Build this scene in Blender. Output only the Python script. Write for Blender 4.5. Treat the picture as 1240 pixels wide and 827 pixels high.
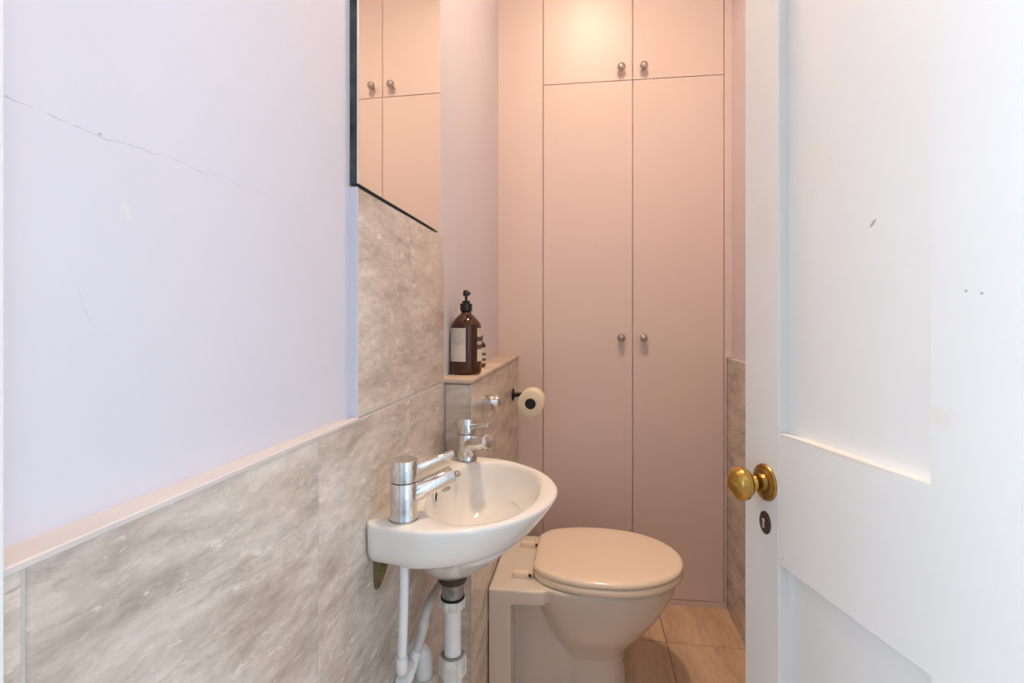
import bpy, bmesh, math, random
from mathutils import Vector, Matrix
random.seed(7)
PI = math.pi
for o in list(bpy.data.objects):
    bpy.data.objects.remove(o)
scene = bpy.context.scene
COL = scene.collection

# ------------------------------------------------------------------ camera
THETA = math.atan(90 / 600)            # camera is turned a little towards the left wall
CAM_Z = 1.18
cd = bpy.data.cameras.new('camera')
cd.sensor_fit = 'HORIZONTAL'
cd.sensor_width = 36.0
cd.lens = 600 / 1240 * 36.0
cd.shift_y = -25.5 / 1240
cd.clip_start = 0.02
cam = bpy.data.objects.new('camera', cd)
cam.location = (0, 0, CAM_Z)
cam.rotation_euler = (PI / 2, 0, THETA)
COL.objects.link(cam)
scene.camera = cam

# ------------------------------------------------------------------ world, daylight, exposure
w = bpy.data.worlds.new('sky')
scene.world = w
w.use_nodes = True
w.node_tree.nodes['Background'].inputs[0].default_value = (0.78, 0.88, 1.0, 1)
w.node_tree.nodes['Background'].inputs[1].default_value = 1.0
scene.view_settings.view_transform = 'Standard'
scene.view_settings.look = 'None'
scene.view_settings.gamma = 1.0
scene.view_settings.use_curve_mapping = False
scene.view_settings.exposure = 0.0
DAY_LEFT = 88.0     # daylight through the hall's left window (falls on the open door)
DAY_RIGHT = 30.0    # daylight through the hall's right window (falls on the left wall)
LAMP = 510.0        # emission of the warm ceiling light in the WC
for x, e, rz in ((-1.62, DAY_LEFT, -PI / 2), (1.62, DAY_RIGHT, PI / 2)):
    ld = bpy.data.lights.new('hall_daylight', 'AREA')
    ld.shape = 'RECTANGLE'
    ld.size, ld.size_y = 1.5, 1.6
    ld.energy = e
    ld.color = (0.70, 0.86, 1.0)
    lo = bpy.data.objects.new('hall_daylight', ld)
    lo.location = (x, -1.05, 1.55)
    lo.rotation_euler = (PI / 2, 0, rz)
    COL.objects.link(lo)


# ------------------------------------------------------------------ helpers
def tag(o, label=None, cat=None, group=None, kind=None):
    if label: o['label'] = label
    if cat: o['category'] = cat
    if group: o['group'] = group
    if kind: o['kind'] = kind
    return o


def empty(name, loc=(0, 0, 0), rotz=0, label=None, cat=None, group=None, kind=None):
    o = bpy.data.objects.new(name, None)
    o.empty_display_size = 0.05
    o.location = loc
    o.rotation_euler = (0, 0, rotz)
    COL.objects.link(o)
    return tag(o, label, cat, group, kind)


def new_mesh(name, bm, smooth=False):
    me = bpy.data.meshes.new(name)
    bmesh.ops.recalc_face_normals(bm, faces=bm.faces)
    bm.to_mesh(me)
    bm.free()
    if smooth:
        me.polygons.foreach_set('use_smooth', [True] * len(me.polygons))
        me.update()
    return me


def obj(name, bm, material, parent=None, loc=(0, 0, 0), rot=(0, 0, 0), smooth=False, auto=None):
    me = bm if isinstance(bm, bpy.types.Mesh) else new_mesh(name, bm, smooth or auto is not None)
    if auto is not None:
        me.set_sharp_from_angle(angle=math.radians(auto))
    if material and not me.materials:
        me.materials.append(material)
    o = bpy.data.objects.new(name, me)
    o.location = loc
    o.rotation_euler = rot
    o.parent = parent
    COL.objects.link(o)
    return o


def box(x0, x1, y0, y1, z0, z1, bev=0.0, seg=2, bm=None):
    b = bmesh.new()
    vs = [b.verts.new(p) for p in ((x0, y0, z0), (x1, y0, z0), (x1, y1, z0), (x0, y1, z0),
                                   (x0, y0, z1), (x1, y0, z1), (x1, y1, z1), (x0, y1, z1))]
    for f in ((0, 3, 2, 1), (4, 5, 6, 7), (0, 1, 5, 4), (1, 2, 6, 5), (2, 3, 7, 6), (3, 0, 4, 7)):
        b.faces.new([vs[i] for i in f])
    if bev > 0:
        bmesh.ops.bevel(b, geom=list(b.edges), offset=bev, segments=seg, profile=0.5, affect='EDGES')
    if bm is None:
        return b
    add(bm, b)
    return bm


def add(dst, src, m=None):
    """append bmesh src (transformed) to dst"""
    mp = {}
    for v in src.verts:
        mp[v] = dst.verts.new(m @ v.co if m else v.co)
    for f in src.faces:
        try:
            dst.faces.new([mp[v] for v in f.verts])
        except ValueError:
            pass
    src.free()
    return dst


def loft(rings, cap0=True, cap1=True, bm=None):
    b = bm or bmesh.new()
    R = [[b.verts.new(p) for p in r] for r in rings]
    n = len(R[0])
    for a, c in zip(R, R[1:]):
        for i in range(n):
            b.faces.new((a[i], a[(i + 1) % n], c[(i + 1) % n], c[i]))
    if cap0: b.faces.new(list(reversed(R[0])))
    if cap1: b.faces.new(R[-1])
    return b


def lathe(profile, seg=32, m=None, bm=None):
    """profile = [(r, z)] about local z; m places it"""
    rings = []
    for r, z in profile:
        r = max(r, 1e-4)
        rings.append([Vector((r * math.cos(2 * PI * i / seg), r * math.sin(2 * PI * i / seg), z)) for i in range(seg)])
    if m:
        rings = [[m @ p for p in r] for r in rings]
    return loft(rings, bm=bm)


def axis_matrix(p, d):
    d = Vector(d).normalized()
    q = Vector((0, 0, 1)).rotation_difference(d)
    return Matrix.Translation(Vector(p)) @ q.to_matrix().to_4x4()


def rod(p0, p1, r0, r1=None, seg=20, rnd=0.0, bm=None):
    p0, p1 = Vector(p0), Vector(p1)
    L = (p1 - p0).length
    r1 = r0 if r1 is None else r1
    prof = [(r0, 0), (r1, L)] if rnd == 0 else [(r0 - rnd, 0), (r0 - rnd * .3, rnd * .3), (r0, rnd), (r1, L - rnd), (r1 - rnd * .3, L - rnd * .3), (r1 - rnd, L)]
    return lathe(prof, seg, axis_matrix(p0, p1 - p0), bm)


def tube(pts, r, seg=18, sub=8, bm=None, rr=None):
    """smooth tube through pts (Catmull-Rom)"""
    P = [Vector(p) for p in pts]
    if len(P) > 2 and sub > 1:
        Q = [2 * P[0] - P[1]] + P + [2 * P[-1] - P[-2]]
        out = []
        for i in range(1, len(Q) - 2):
            for k in range(sub):
                t = k / sub
                a, b_, c, d = Q[i - 1], Q[i], Q[i + 1], Q[i + 2]
                out.append(0.5 * ((2 * b_) + (c - a) * t + (2 * a - 5 * b_ + 4 * c - d) * t * t + (3 * b_ - a - 3 * c + d) * t ** 3))
        out.append(P[-1])
        P = out
    rings = []
    up = Vector((0.3, 0.2, 1)).normalized()
    t0 = (P[1] - P[0]).normalized()
    n = t0.cross(up)
    if n.length < 1e-3: n = t0.cross(Vector((1, 0, 0)))
    n.normalize()
    for i, p in enumerate(P):
        t = ((P[i + 1] - p) if i == 0 else (p - P[i - 1]) if i == len(P) - 1 else (P[i + 1] - P[i - 1])).normalized()
        n = (n - t * n.dot(t)).normalized()
        bb = t.cross(n)
        rings.append([p + r * (math.cos(2 * PI * k / seg) * n + math.sin(2 * PI * k / seg) * bb) for k in range(seg)])
    return loft(rings, bm=bm)


# ------------------------------------------------------------------ materials
def base_mat(name):
    m = bpy.data.materials.new(name)
    m.use_nodes = True
    return m, m.node_tree.nodes, m.node_tree.links, m.node_tree.nodes['Principled BSDF']


def rgba(c): return (c[0], c[1], c[2], 1)


def paint(name, col, rough=0.5, var=0.06, scale=4.0, bump=0.0, bscale=60, metal=0.0, coat=0.0, spec=0.5, coord='Object'):
    m, N, L, P = base_mat(name)
    tc = N.new('ShaderNodeTexCoord')
    nz = N.new('ShaderNodeTexNoise')
    nz.inputs['Scale'].default_value = scale
    nz.inputs['Detail'].default_value = 4
    L.new(tc.outputs[coord], nz.inputs['Vector'])
    rp = N.new('ShaderNodeValToRGB')
    rp.color_ramp.elements[0].position = 0.3
    rp.color_ramp.elements[1].position = 0.7
    rp.color_ramp.elements[0].color = rgba([c * (1 - var) for c in col])
    rp.color_ramp.elements[1].color = rgba([min(1, c * (1 + var * .5)) for c in col])
    L.new(nz.outputs[0], rp.inputs[0])
    L.new(rp.outputs[0], P.inputs['Base Color'])
    P.inputs['Roughness'].default_value = rough
    P.inputs['Metallic'].default_value = metal
    P.inputs['Coat Weight'].default_value = coat
    P.inputs['Coat Roughness'].default_value = 0.08
    P.inputs['Specular IOR Level'].default_value = spec
    if bump > 0:
        n2 = N.new('ShaderNodeTexNoise')
        n2.inputs['Scale'].default_value = bscale
        n2.inputs['Detail'].default_value = 5
        L.new(tc.outputs[coord], n2.inputs['Vector'])
        bp = N.new('ShaderNodeBump')
        bp.inputs['Strength'].default_value = bump
        bp.inputs['Distance'].default_value = 0.01
        L.new(n2.outputs[0], bp.inputs['Height'])
        L.new(bp.outputs[0], P.inputs['Normal'])
    return m


def math_node(N, L, op, a, b=None, c=None):
    n = N.new('ShaderNodeMath')
    n.operation = op
    for i, v in enumerate((a, b, c)):
        if v is None: continue
        if isinstance(v, (int, float)): n.inputs[i].default_value = v
        else: L.new(v, n.inputs[i])
    return n.outputs[0]


def mix_rgb(N, L, fac, a, b):
    n = N.new('ShaderNodeMix')
    n.data_type = 'RGBA'
    if isinstance(fac, (int, float)): n.inputs[0].default_value = fac
    else: L.new(fac, n.inputs[0])
    for s, v in ((6, a), (7, b)):
        if isinstance(v, tuple): n.inputs[s].default_value = rgba(v)
        else: L.new(v, n.inputs[s])
    return n.outputs[2]


def stone(name, dark, mid, light, vein, sx=2.2, sy=11.0, rough=0.22, pits=True, warp=0.25, bump=0.12):
    """vein-cut travertine: bands run along local x of each tile, every tile cut from another place"""
    m, N, L, P = base_mat(name)
    tc = N.new('ShaderNodeTexCoord')
    oi = N.new('ShaderNodeObjectInfo')
    off = N.new('ShaderNodeCombineXYZ')
    L.new(math_node(N, L, 'MULTIPLY', oi.outputs['Random'], 37.0), off.inputs[0])
    L.new(math_node(N, L, 'MULTIPLY', oi.outputs['Random'], 91.0), off.inputs[1])
    L.new(math_node(N, L, 'MULTIPLY', oi.outputs['Random'], 13.0), off.inputs[2])
    va = N.new('ShaderNodeVectorMath'); va.operation = 'ADD'
    L.new(tc.outputs['Object'], va.inputs[0]); L.new(off.outputs[0], va.inputs[1])
    # warp
    wn = N.new('ShaderNodeTexNoise'); wn.inputs['Scale'].default_value = 4.0; wn.inputs['Detail'].default_value = 3
    L.new(va.outputs[0], wn.inputs['Vector'])
    ws = N.new('ShaderNodeVectorMath'); ws.operation = 'SCALE'; ws.inputs['Scale'].default_value = warp
    L.new(wn.outputs['Color'], ws.inputs[0])
    vb = N.new('ShaderNodeVectorMath'); vb.operation = 'ADD'
    L.new(va.outputs[0], vb.inputs[0]); L.new(ws.outputs[0], vb.inputs[1])

    def bands(kx, ky, detail, vec=vb):
        mp = N.new('ShaderNodeMapping')
        mp.inputs['Scale'].default_value = (kx, ky, 4)
        mp.inputs['Rotation'].default_value = (0, 0, 0.10)
        L.new(vec.outputs[0], mp.inputs[0])
        n = N.new('ShaderNodeTexNoise')
        n.inputs['Scale'].default_value = 1.0
        n.inputs['Detail'].default_value = detail
        n.inputs['Roughness'].default_value = 0.68
        L.new(mp.outputs[0], n.inputs['Vector'])
        return n.outputs[0]
    b0 = bands(sx * 0.5, sy * 0.35, 3)
    b1 = bands(sx, sy, 9)
    bmix = math_node(N, L, 'ADD', math_node(N, L, 'MULTIPLY', b0, 0.35), math_node(N, L, 'MULTIPLY', b1, 0.65))
    rp = N.new('ShaderNodeValToRGB')
    e = rp.color_ramp.elements
    e[0].position, e[0].color = 0.39, rgba(dark)
    e[1].position, e[1].color = 0.61, rgba(light)
    k = e.new(0.5); k.color = rgba(mid)
    L.new(bmix, rp.inputs[0])
    colr = rp.outputs[0]
    # thin pale veins where a stretched noise crosses a value
    b2 = bands(sx * 0.9, sy * 1.1, 6)
    d = math_node(N, L, 'ABSOLUTE', math_node(N, L, 'SUBTRACT', b2, 0.5))
    vmask = N.new('ShaderNodeMapRange')
    vmask.inputs['From Min'].default_value = 0.0; vmask.inputs['From Max'].default_value = 0.013
    vmask.inputs['To Min'].default_value = 0.55; vmask.inputs['To Max'].default_value = 0.0
    L.new(d, vmask.inputs[0])
    gate = bands(5, 9, 2)
    gm = N.new('ShaderNodeMapRange'); gm.inputs['From Min'].default_value = 0.5; gm.inputs['From Max'].default_value = 0.66
    L.new(gate, gm.inputs[0])
    colr = mix_rgb(N, L, math_node(N, L, 'MULTIPLY', vmask.outputs[0], gm.outputs[0]), colr, vein)
    if pits:
        # pale flecks and thin brown seams lying along the bands
        fl_ = bands(26, 64, 5)
        fr = N.new('ShaderNodeMapRange'); fr.inputs['From Min'].default_value = 0.60; fr.inputs['From Max'].default_value = 0.66
        fr.inputs['To Max'].default_value = 0.55
        L.new(fl_, fr.inputs[0])
        colr = mix_rgb(N, L, fr.outputs[0], colr, vein)
        sm_ = bands(3.5, 20, 7)
        sr = N.new('ShaderNodeMapRange'); sr.inputs['From Max'].default_value = 0.012
        sr.inputs['To Min'].default_value = 0.45; sr.inputs['To Max'].default_value = 0.0
        L.new(math_node(N, L, 'ABSOLUTE', math_node(N, L, 'SUBTRACT', sm_, 0.47)), sr.inputs[0])
        colr = mix_rgb(N, L, sr.outputs[0], colr, tuple(c * .78 for c in dark))
    # fine grain
    fg = bands(40, 75, 5, va) if pits else bands(sx * 9, sy * 9, 4, va)
    fm = N.new('ShaderNodeMapRange'); fm.inputs['From Min'].default_value = 0.3; fm.inputs['From Max'].default_value = 0.7
    fm.inputs['To Min'].default_value = 0.88; fm.inputs['To Max'].default_value = 1.10
    L.new(fg, fm.inputs[0])
    sc = N.new('ShaderNodeVectorMath'); sc.operation = 'SCALE'
    L.new(colr, sc.inputs[0]); L.new(fm.outputs[0], sc.inputs['Scale'])
    colr = sc.outputs[0]
    if pits:
        pn = N.new('ShaderNodeTexNoise'); pn.inputs['Scale'].default_value = 110; pn.inputs['Detail'].default_value = 2
        pm = N.new('ShaderNodeMapping'); pm.inputs['Scale'].default_value = (0.7, 1.6, 1)
        L.new(va.outputs[0], pm.inputs[0]); L.new(pm.outputs[0], pn.inputs['Vector'])
        pr = N.new('ShaderNodeMapRange'); pr.inputs['From Min'].default_value = 0.70; pr.inputs['From Max'].default_value = 0.76
        L.new(pn.outputs[0], pr.inputs[0])
        g2 = bands(6, 16, 2)
        gr = N.new('ShaderNodeMapRange'); gr.inputs['From Min'].default_value = 0.48; gr.inputs['From Max'].default_value = 0.6
        L.new(g2, gr.inputs[0])
        colr = mix_rgb(N, L, math_node(N, L, 'MULTIPLY', math_node(N, L, 'MULTIPLY', pr.outputs[0], gr.outputs[0]), 0.45), colr, tuple(c * .5 for c in dark))
    L.new(colr, P.inputs['Base Color'])
    P.inputs['Roughness'].default_value = rough
    bp = N.new('ShaderNodeBump'); bp.inputs['Strength'].default_value = bump; bp.inputs['Distance'].default_value = 0.004
    L.new(fg, bp.inputs['Height']); L.new(bp.outputs[0], P.inputs['Normal'])
    return m


def spot_marks(m, marks):
    """small stains, chips and tinted patches with their own place on an object: (x,y,z, sx,sy,sz, colour, strength)"""
    N, L = m.node_tree.nodes, m.node_tree.links
    P = N['Principled BSDF']
    src = P.inputs['Base Color'].links[0].from_socket
    tc = N.new('ShaderNodeTexCoord')
    nz = N.new('ShaderNodeTexNoise'); nz.inputs['Scale'].default_value = 90; nz.inputs['Detail'].default_value = 3
    L.new(tc.outputs['Object'], nz.inputs['Vector'])
    for x, y, z, sx, sy, sz, rot, colr, st in marks:
        mp = N.new('ShaderNodeMapping'); mp.vector_type = 'TEXTURE'
        mp.inputs['Location'].default_value = (x, y, z)
        mp.inputs['Rotation'].default_value = rot
        mp.inputs['Scale'].default_value = (sx, sy, sz)
        L.new(tc.outputs['Object'], mp.inputs[0])
        ln = N.new('ShaderNodeVectorMath'); ln.operation = 'LENGTH'
        L.new(mp.outputs[0], ln.inputs[0])
        d = math_node(N, L, 'ADD', ln.outputs['Value'], math_node(N, L, 'MULTIPLY', math_node(N, L, 'SUBTRACT', nz.outputs[0], 0.5), 1.6))
        mr = N.new('ShaderNodeMapRange')
        mr.inputs['From Min'].default_value = 0.45; mr.inputs['From Max'].default_value = 1.0
        mr.inputs['To Min'].default_value = st; mr.inputs['To Max'].default_value = 0.0
        L.new(d, mr.inputs[0])
        src = mix_rgb(N, L, mr.outputs[0], src, colr)
    L.new(src, P.inputs['Base Color'])


M = {}
M['wall'] = paint('lilac_wall_paint', (0.70, 0.69, 0.77), 0.55, 0.035, 2.5, 0.04, 45)
M['wall_plain'] = paint('lilac_wall_paint_far', (0.74, 0.66, 0.70), 0.5, 0.03, 2.5, 0.04, 45)
M['cab'] = paint('lilac_cabinet_paint', (0.75, 0.625, 0.605), 0.36, 0.02, 3, 0.012, 120)
M['cab_gap'] = paint('cabinet_inside', (0.10, 0.07, 0.06), 0.8, 0.1)
M['ceil'] = paint('white_ceiling_paint', (0.82, 0.80, 0.79), 0.7, 0.02)
M['hall'] = paint('hall_white_paint', (0.80, 0.82, 0.84), 0.6, 0.02)
M['door'] = paint('white_gloss_door_paint', (0.83, 0.83, 0.83), 0.32, 0.02, 5, 0.03, 30)
M['tile'] = stone('travertine_wall_tile', (0.47, 0.40, 0.345), (0.63, 0.56, 0.49), (0.75, 0.685, 0.62), (0.88, 0.83, 0.76), 6.0, 22.0, warp=0.07)
M['tile_floor'] = stone('travertine_floor_tile', (0.53, 0.36, 0.245), (0.66, 0.47, 0.33), (0.74, 0.55, 0.40), (0.76, 0.58, 0.43), 15, 1.6, 0.3, False, 0.12)
M['cap'] = stone('travertine_ledge_slab', (0.52, 0.40, 0.31), (0.62, 0.49, 0.39), (0.68, 0.56, 0.46), (0.72, 0.62, 0.5), 2, 12, 0.25, False)
M['grout'] = paint('pale_grout', (0.60, 0.55, 0.50), 0.9, 0.1, 40)
M['grout_floor'] = paint('brown_floor_grout', (0.27, 0.17, 0.11), 0.9, 0.15, 40)
M['trim'] = paint('cream_tile_trim', (0.68, 0.62, 0.60), 0.45, 0.06, 14)
M['ceramic'] = paint('white_glazed_ceramic', (0.83, 0.81, 0.78), 0.12, 0.01, 3, coat=0.2)
M['ceramic_wc'] = paint('offwhite_toilet_ceramic', (0.79, 0.74, 0.68), 0.10, 0.01, 3, coat=0.4)
M['seat'] = paint('cream_seat_plastic', (0.92, 0.785, 0.65), 0.18, 0.015, 3, coat=0.3)
M['chrome'] = paint('polished_chrome', (0.78, 0.78, 0.78), 0.06, 0.02, 8, metal=1.0)
M['chrome_dull'] = paint('worn_chrome', (0.50, 0.47, 0.44), 0.22, 0.2, 60, metal=1.0)
M['knob'] = paint('brushed_nickel', (0.52, 0.48, 0.44), 0.22, 0.05, 20, metal=1.0)
M['brass'] = paint('aged_brass', (0.62, 0.38, 0.10), 0.22, 0.25, 30, 0.05, 50, metal=1.0)
M['brass_dark'] = paint('dull_brass', (0.46, 0.28, 0.08), 0.34, 0.4, 60, 0.12, 80, metal=1.0)
M['bronze'] = paint('brown_bronze', (0.13, 0.075, 0.05), 0.35, 0.3, 90, 0.1, 90, metal=0.7)
M['slot'] = paint('keyhole_pale_inside', (0.55, 0.53, 0.50), 0.6, 0.1)
M['black'] = paint('black_plastic', (0.012, 0.011, 0.011), 0.3, 0.2)
M['black_metal'] = paint('matt_black_metal', (0.018, 0.016, 0.016), 0.4, 0.2, metal=0.3)
M['dark'] = paint('dark_hole', (0.012, 0.010, 0.009), 0.8, 0.2)
M['pipe'] = paint('white_plastic_pipe', (0.84, 0.84, 0.85), 0.25, 0.03, 12)
M['pipe_old'] = paint('greyed_plastic_pipe', (0.66, 0.62, 0.58), 0.35, 0.10, 25)
M['nut'] = paint('stained_white_nut', (0.78, 0.75, 0.70), 0.35, 0.15, 60)
M['tail'] = paint('grimy_metal_waste_tail', (0.36, 0.34, 0.29), 0.45, 0.35, 80, 0.2, 160, metal=0.4)
M['rust'] = paint('rusty_black_gasket', (0.07, 0.045, 0.025), 0.7, 0.6, 90, 0.3, 120)
M['bracket'] = paint('verdigris_bracket', (0.21, 0.17, 0.065), 0.55, 0.55, 55, 0.2, 90, metal=0.2)
M['paper'] = paint('toilet_paper', (0.84, 0.77, 0.63), 0.95, 0.03, 30, 0.15, 180)
M['frame_dark'] = paint('mirror_dark_edge', (0.05, 0.06, 0.045), 0.25, 0.6, 30)
M['window'] = paint('white_window_frame', (0.8, 0.8, 0.8), 0.4, 0.02)

m, N, L, P = base_mat('mirror_silver')
P.inputs['Metallic'].default_value = 1; P.inputs['Roughness'].default_value = 0.0
tc = N.new('ShaderNodeTexCoord'); nz = N.new('ShaderNodeTexNoise'); nz.inputs['Scale'].default_value = 2
L.new(tc.outputs['Object'], nz.inputs['Vector'])
L.new(mix_rgb(N, L, nz.outputs[0], (0.90, 0.905, 0.885), (0.93, 0.93, 0.91)), P.inputs['Base Color'])
M['mirror'] = m

m = paint('amber_brown_glass', (0.10, 0.028, 0.010), 0.06, 0.1, 10, coat=0.4)
P = m.node_tree.nodes['Principled BSDF']
P.inputs['Transmission Weight'].default_value = 0.55
P.inputs['IOR'].default_value = 1.4
M['amber'] = m

# printed paper labels: rows of tiny grey print and a few dark blocks (flat print)
def label_mat(name, z0, h, rows, blocks):
    m, N, L, P = base_mat(name)
    tc = N.new('ShaderNodeTexCoord'); sp = N.new('ShaderNodeSeparateXYZ')
    L.new(tc.outputs['Object'], sp.inputs[0])
    v = math_node(N, L, 'DIVIDE', math_node(N, L, 'SUBTRACT', sp.outputs['Z'], z0), h)
    saw = math_node(N, L, 'FRACT', math_node(N, L, 'MULTIPLY', v, rows))
    line = math_node(N, L, 'LESS_THAN', saw, 0.45)
    nz = N.new('ShaderNodeTexNoise'); nz.inputs['Scale'].default_value = 420
    L.new(tc.outputs['Object'], nz.inputs['Vector'])
    word = math_node(N, L, 'GREATER_THAN', nz.outputs[0], 0.44)
    top = math_node(N, L, 'GREATER_THAN', v, 0.50)
    ink = math_node(N, L, 'MULTIPLY', math_node(N, L, 'MULTIPLY', line, word), math_node(N, L, 'MULTIPLY', top, 0.55))
    col = mix_rgb(N, L, ink, (0.74, 0.68, 0.58), (0.20, 0.18, 0.16))
    for a, b in blocks:
        blk = math_node(N, L, 'MULTIPLY', math_node(N, L, 'GREATER_THAN', v, a), math_node(N, L, 'LESS_THAN', v, b))
        col = mix_rgb(N, L, math_node(N, L, 'MULTIPLY', blk, 0.92), col, (0.05, 0.042, 0.04))
    L.new(col, P.inputs['Base Color'])
    P.inputs['Roughness'].default_value = 0.55
    return m
M['label'] = label_mat('cream_label_small_print', 0.037, 0.091, 22, [])
M['label_block'] = label_mat('cream_label_dark_blocks', 0.037, 0.091, 22, [(0.36, 0.50), (0.60, 0.74)])
M['label_small'] = label_mat('small_cream_label', 0.014, 0.05, 14, [(0.50, 0.66), (0.16, 0.32)])

# painted wall: hairline crack and a few small scuffs
def wall_cracks(m):
    N, L = m.node_tree.nodes, m.node_tree.links
    P = N['Principled BSDF']
    src = P.inputs['Base Color'].links[0].from_socket
    tc = N.new('ShaderNodeTexCoord'); sp = N.new('ShaderNodeSeparateXYZ')
    L.new(tc.outputs['Object'], sp.inputs[0])
    n1 = N.new('ShaderNodeTexNoise'); n1.noise_dimensions = '1D'; n1.inputs['Scale'].default_value = 16; n1.inputs['Detail'].default_value = 5
    L.new(sp.outputs['Y'], n1.inputs['W'])
    wob = math_node(N, L, 'MULTIPLY', math_node(N, L, 'SUBTRACT', n1.outputs[0], 0.5), 0.016)
    dz = math_node(N, L, 'ABSOLUTE', math_node(N, L, 'SUBTRACT', math_node(N, L, 'SUBTRACT', sp.outputs['Z'], 1.331), wob))
    n2 = N.new('ShaderNodeTexNoise'); n2.noise_dimensions = '1D'; n2.inputs['Scale'].default_value = 55
    L.new(sp.outputs['Y'], n2.inputs['W'])
    wd = math_node(N, L, 'MULTIPLY', math_node(N, L, 'MAXIMUM', math_node(N, L, 'SUBTRACT', n2.outputs[0], 0.30), 0.02), 0.0020)
    ins = math_node(N, L, 'LESS_THAN', dz, wd)
    rng = math_node(N, L, 'MULTIPLY', math_node(N, L, 'GREATER_THAN', sp.outputs['Y'], 0.262), math_node(N, L, 'LESS_THAN', sp.outputs['Y'], 0.565))
    fade = N.new('ShaderNodeMapRange'); fade.inputs['From Min'].default_value = 0.30; fade.inputs['From Max'].default_value = 0.57
    fade.inputs['To Min'].default_value = 0.40; fade.inputs['To Max'].default_value = 0.12
    L.new(sp.outputs['Y'], fade.inputs[0])
    col = mix_rgb(N, L, math_node(N, L, 'MULTIPLY', math_node(N, L, 'MULTIPLY', ins, rng), fade.outputs[0]), src, (0.30, 0.29, 0.30))
    L.new(col, P.inputs['Base Color'])
wall_cracks(M['wall'])
spot_marks(M['wall'], [(-0.392, 0.3705, 1.272, 0.03, 0.005, 0.013, (0.45, 0, 0), (0.80, 0.78, 0.70), 0.5),
                       (-0.392, 0.3465, 1.3305, 0.03, 0.0022, 0.0012, (0, 0, 0), (0.30, 0.28, 0.28), 0.6),
                       (-0.392, 0.3345, 1.19, 0.03, 0.0012, 0.016, (0.35, 0, 0), (0.6, 0.58, 0.63), 0.5)])

# ------------------------------------------------------------------ dimensions (metres)
XT = -0.36          # face of the left wall tiles
XP = -0.377         # painted left wall
XR = 0.569          # face of the right wall tiles
XRP = 0.587         # painted right wall
YC = 2.124          # cupboard front
ZC = 3.06           # ceiling
LEDGE = 1.024       # top of the tiling
GR = 0.003          # grout joint
YEND = 1.23         # end of the tall tiling / start of the boxing

# ------------------------------------------------------------------ setting
def struct(name, bm, mt, parent=None, smooth=False):
    o = obj(name, bm, mt, parent, smooth=smooth)
    if parent is None: o['kind'] = 'structure'
    return o

floor = struct('floor', box(-0.50, 0.70, 0.10, 2.75, -0.06, -0.002), M['grout_floor'])
struct('floor_hall', box(-1.5, 1.5, -2.3, 0.10, -0.06, 0.0), paint('hall_boards', (0.40, 0.31, 0.23), 0.45, 0.15, 9))
struct('ceiling', box(-0.50, 0.70, 0.10, 2.75, ZC, ZC + 0.06), M['ceil'])
struct('ceiling_hall', box(-1.5, 1.5, -2.3, 0.10, ZC, ZC + 0.06), M['ceil'])

# left wall: one slab, its face runs slightly skew beside the doorway
bm = bmesh.new()
prof = [(-0.3975, 0.10), (-0.3745, 0.7457), (XP, 0.7458), (XP, 2.75), (-0.52, 2.75), (-0.52, 0.10)]
loft([[(x, y, -0.03) for x, y in prof], [(x, y, ZC + 0.03) for x, y in prof]], bm=bm)
wall_left = struct('wall_left', bm, M['wall'])
wall_right = struct('wall_right', box(XRP, XRP + 0.12, 0.10, 2.75, -0.03, ZC + 0.03), M['wall_plain'])
struct('wall_back', box(-0.52, 0.70, 2.75, 2.85, -0.03, ZC + 0.03), M['hall'])
# wall with the doorway (camera stands in it)
bm = box(-1.5, -0.345, 0.06, 0.20, -0.03, ZC + 0.03)
box(0.515, 1.5, 0.06, 0.20, -0.03, ZC + 0.03, bm=bm)
box(-0.345, 0.515, 0.06, 0.20, 2.08, ZC + 0.03, bm=bm)
struct('wall_front', bm, M['hall'])
struct('trim_1', box(-0.3965, -0.3450, 0.20, 0.2487, 0, 2.08, 0.001), M['hall'])
struct('trim_2', box(0.515, 0.568, 0.20, 0.225, 0, 2.08, 0.002), M['hall'])
struct('wall_hall_back', box(-1.6, 1.6, -2.3, -2.2, -0.03, ZC + 0.03), paint('hall_grey_paint', (0.42, 0.42, 0.43), 0.6, 0.05))
for side, x0, x1 in (('left', -1.6, -1.5), ('right', 1.5, 1.6)):
    bm = box(x0, x1, -2.2, -1.80, -0.03, ZC + 0.03)
    box(x0, x1, -0.30, 0.20, -0.03, ZC + 0.03, bm=bm)
    box(x0, x1, -1.80, -0.30, -0.03, 0.75, bm=bm)
    box(x0, x1, -1.80, -0.30, 2.35, ZC + 0.03, bm=bm)
    struct('wall_hall_' + side, bm, M['hall'])
    win = empty('window_1' if side == 'left' else 'window_2', ((x0 + x1) / 2, -1.05, 0.75), kind='structure')
    for a0, a1, b0, b1 in ((-0.75, -0.70, 0, 1.6), (0.70, 0.75, 0, 1.6), (-0.70, 0.70, 0, 0.05), (-0.70, 0.70, 1.55, 1.6)):
        obj('window_frame', box(-0.03, 0.03, a0, a1, b0, b1, 0.004), M['window'], win)
    obj('window_mullion', box(-0.02, 0.02, -0.70, 0.70, 0.78, 0.82, 0.004), M['window'], win)

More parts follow.
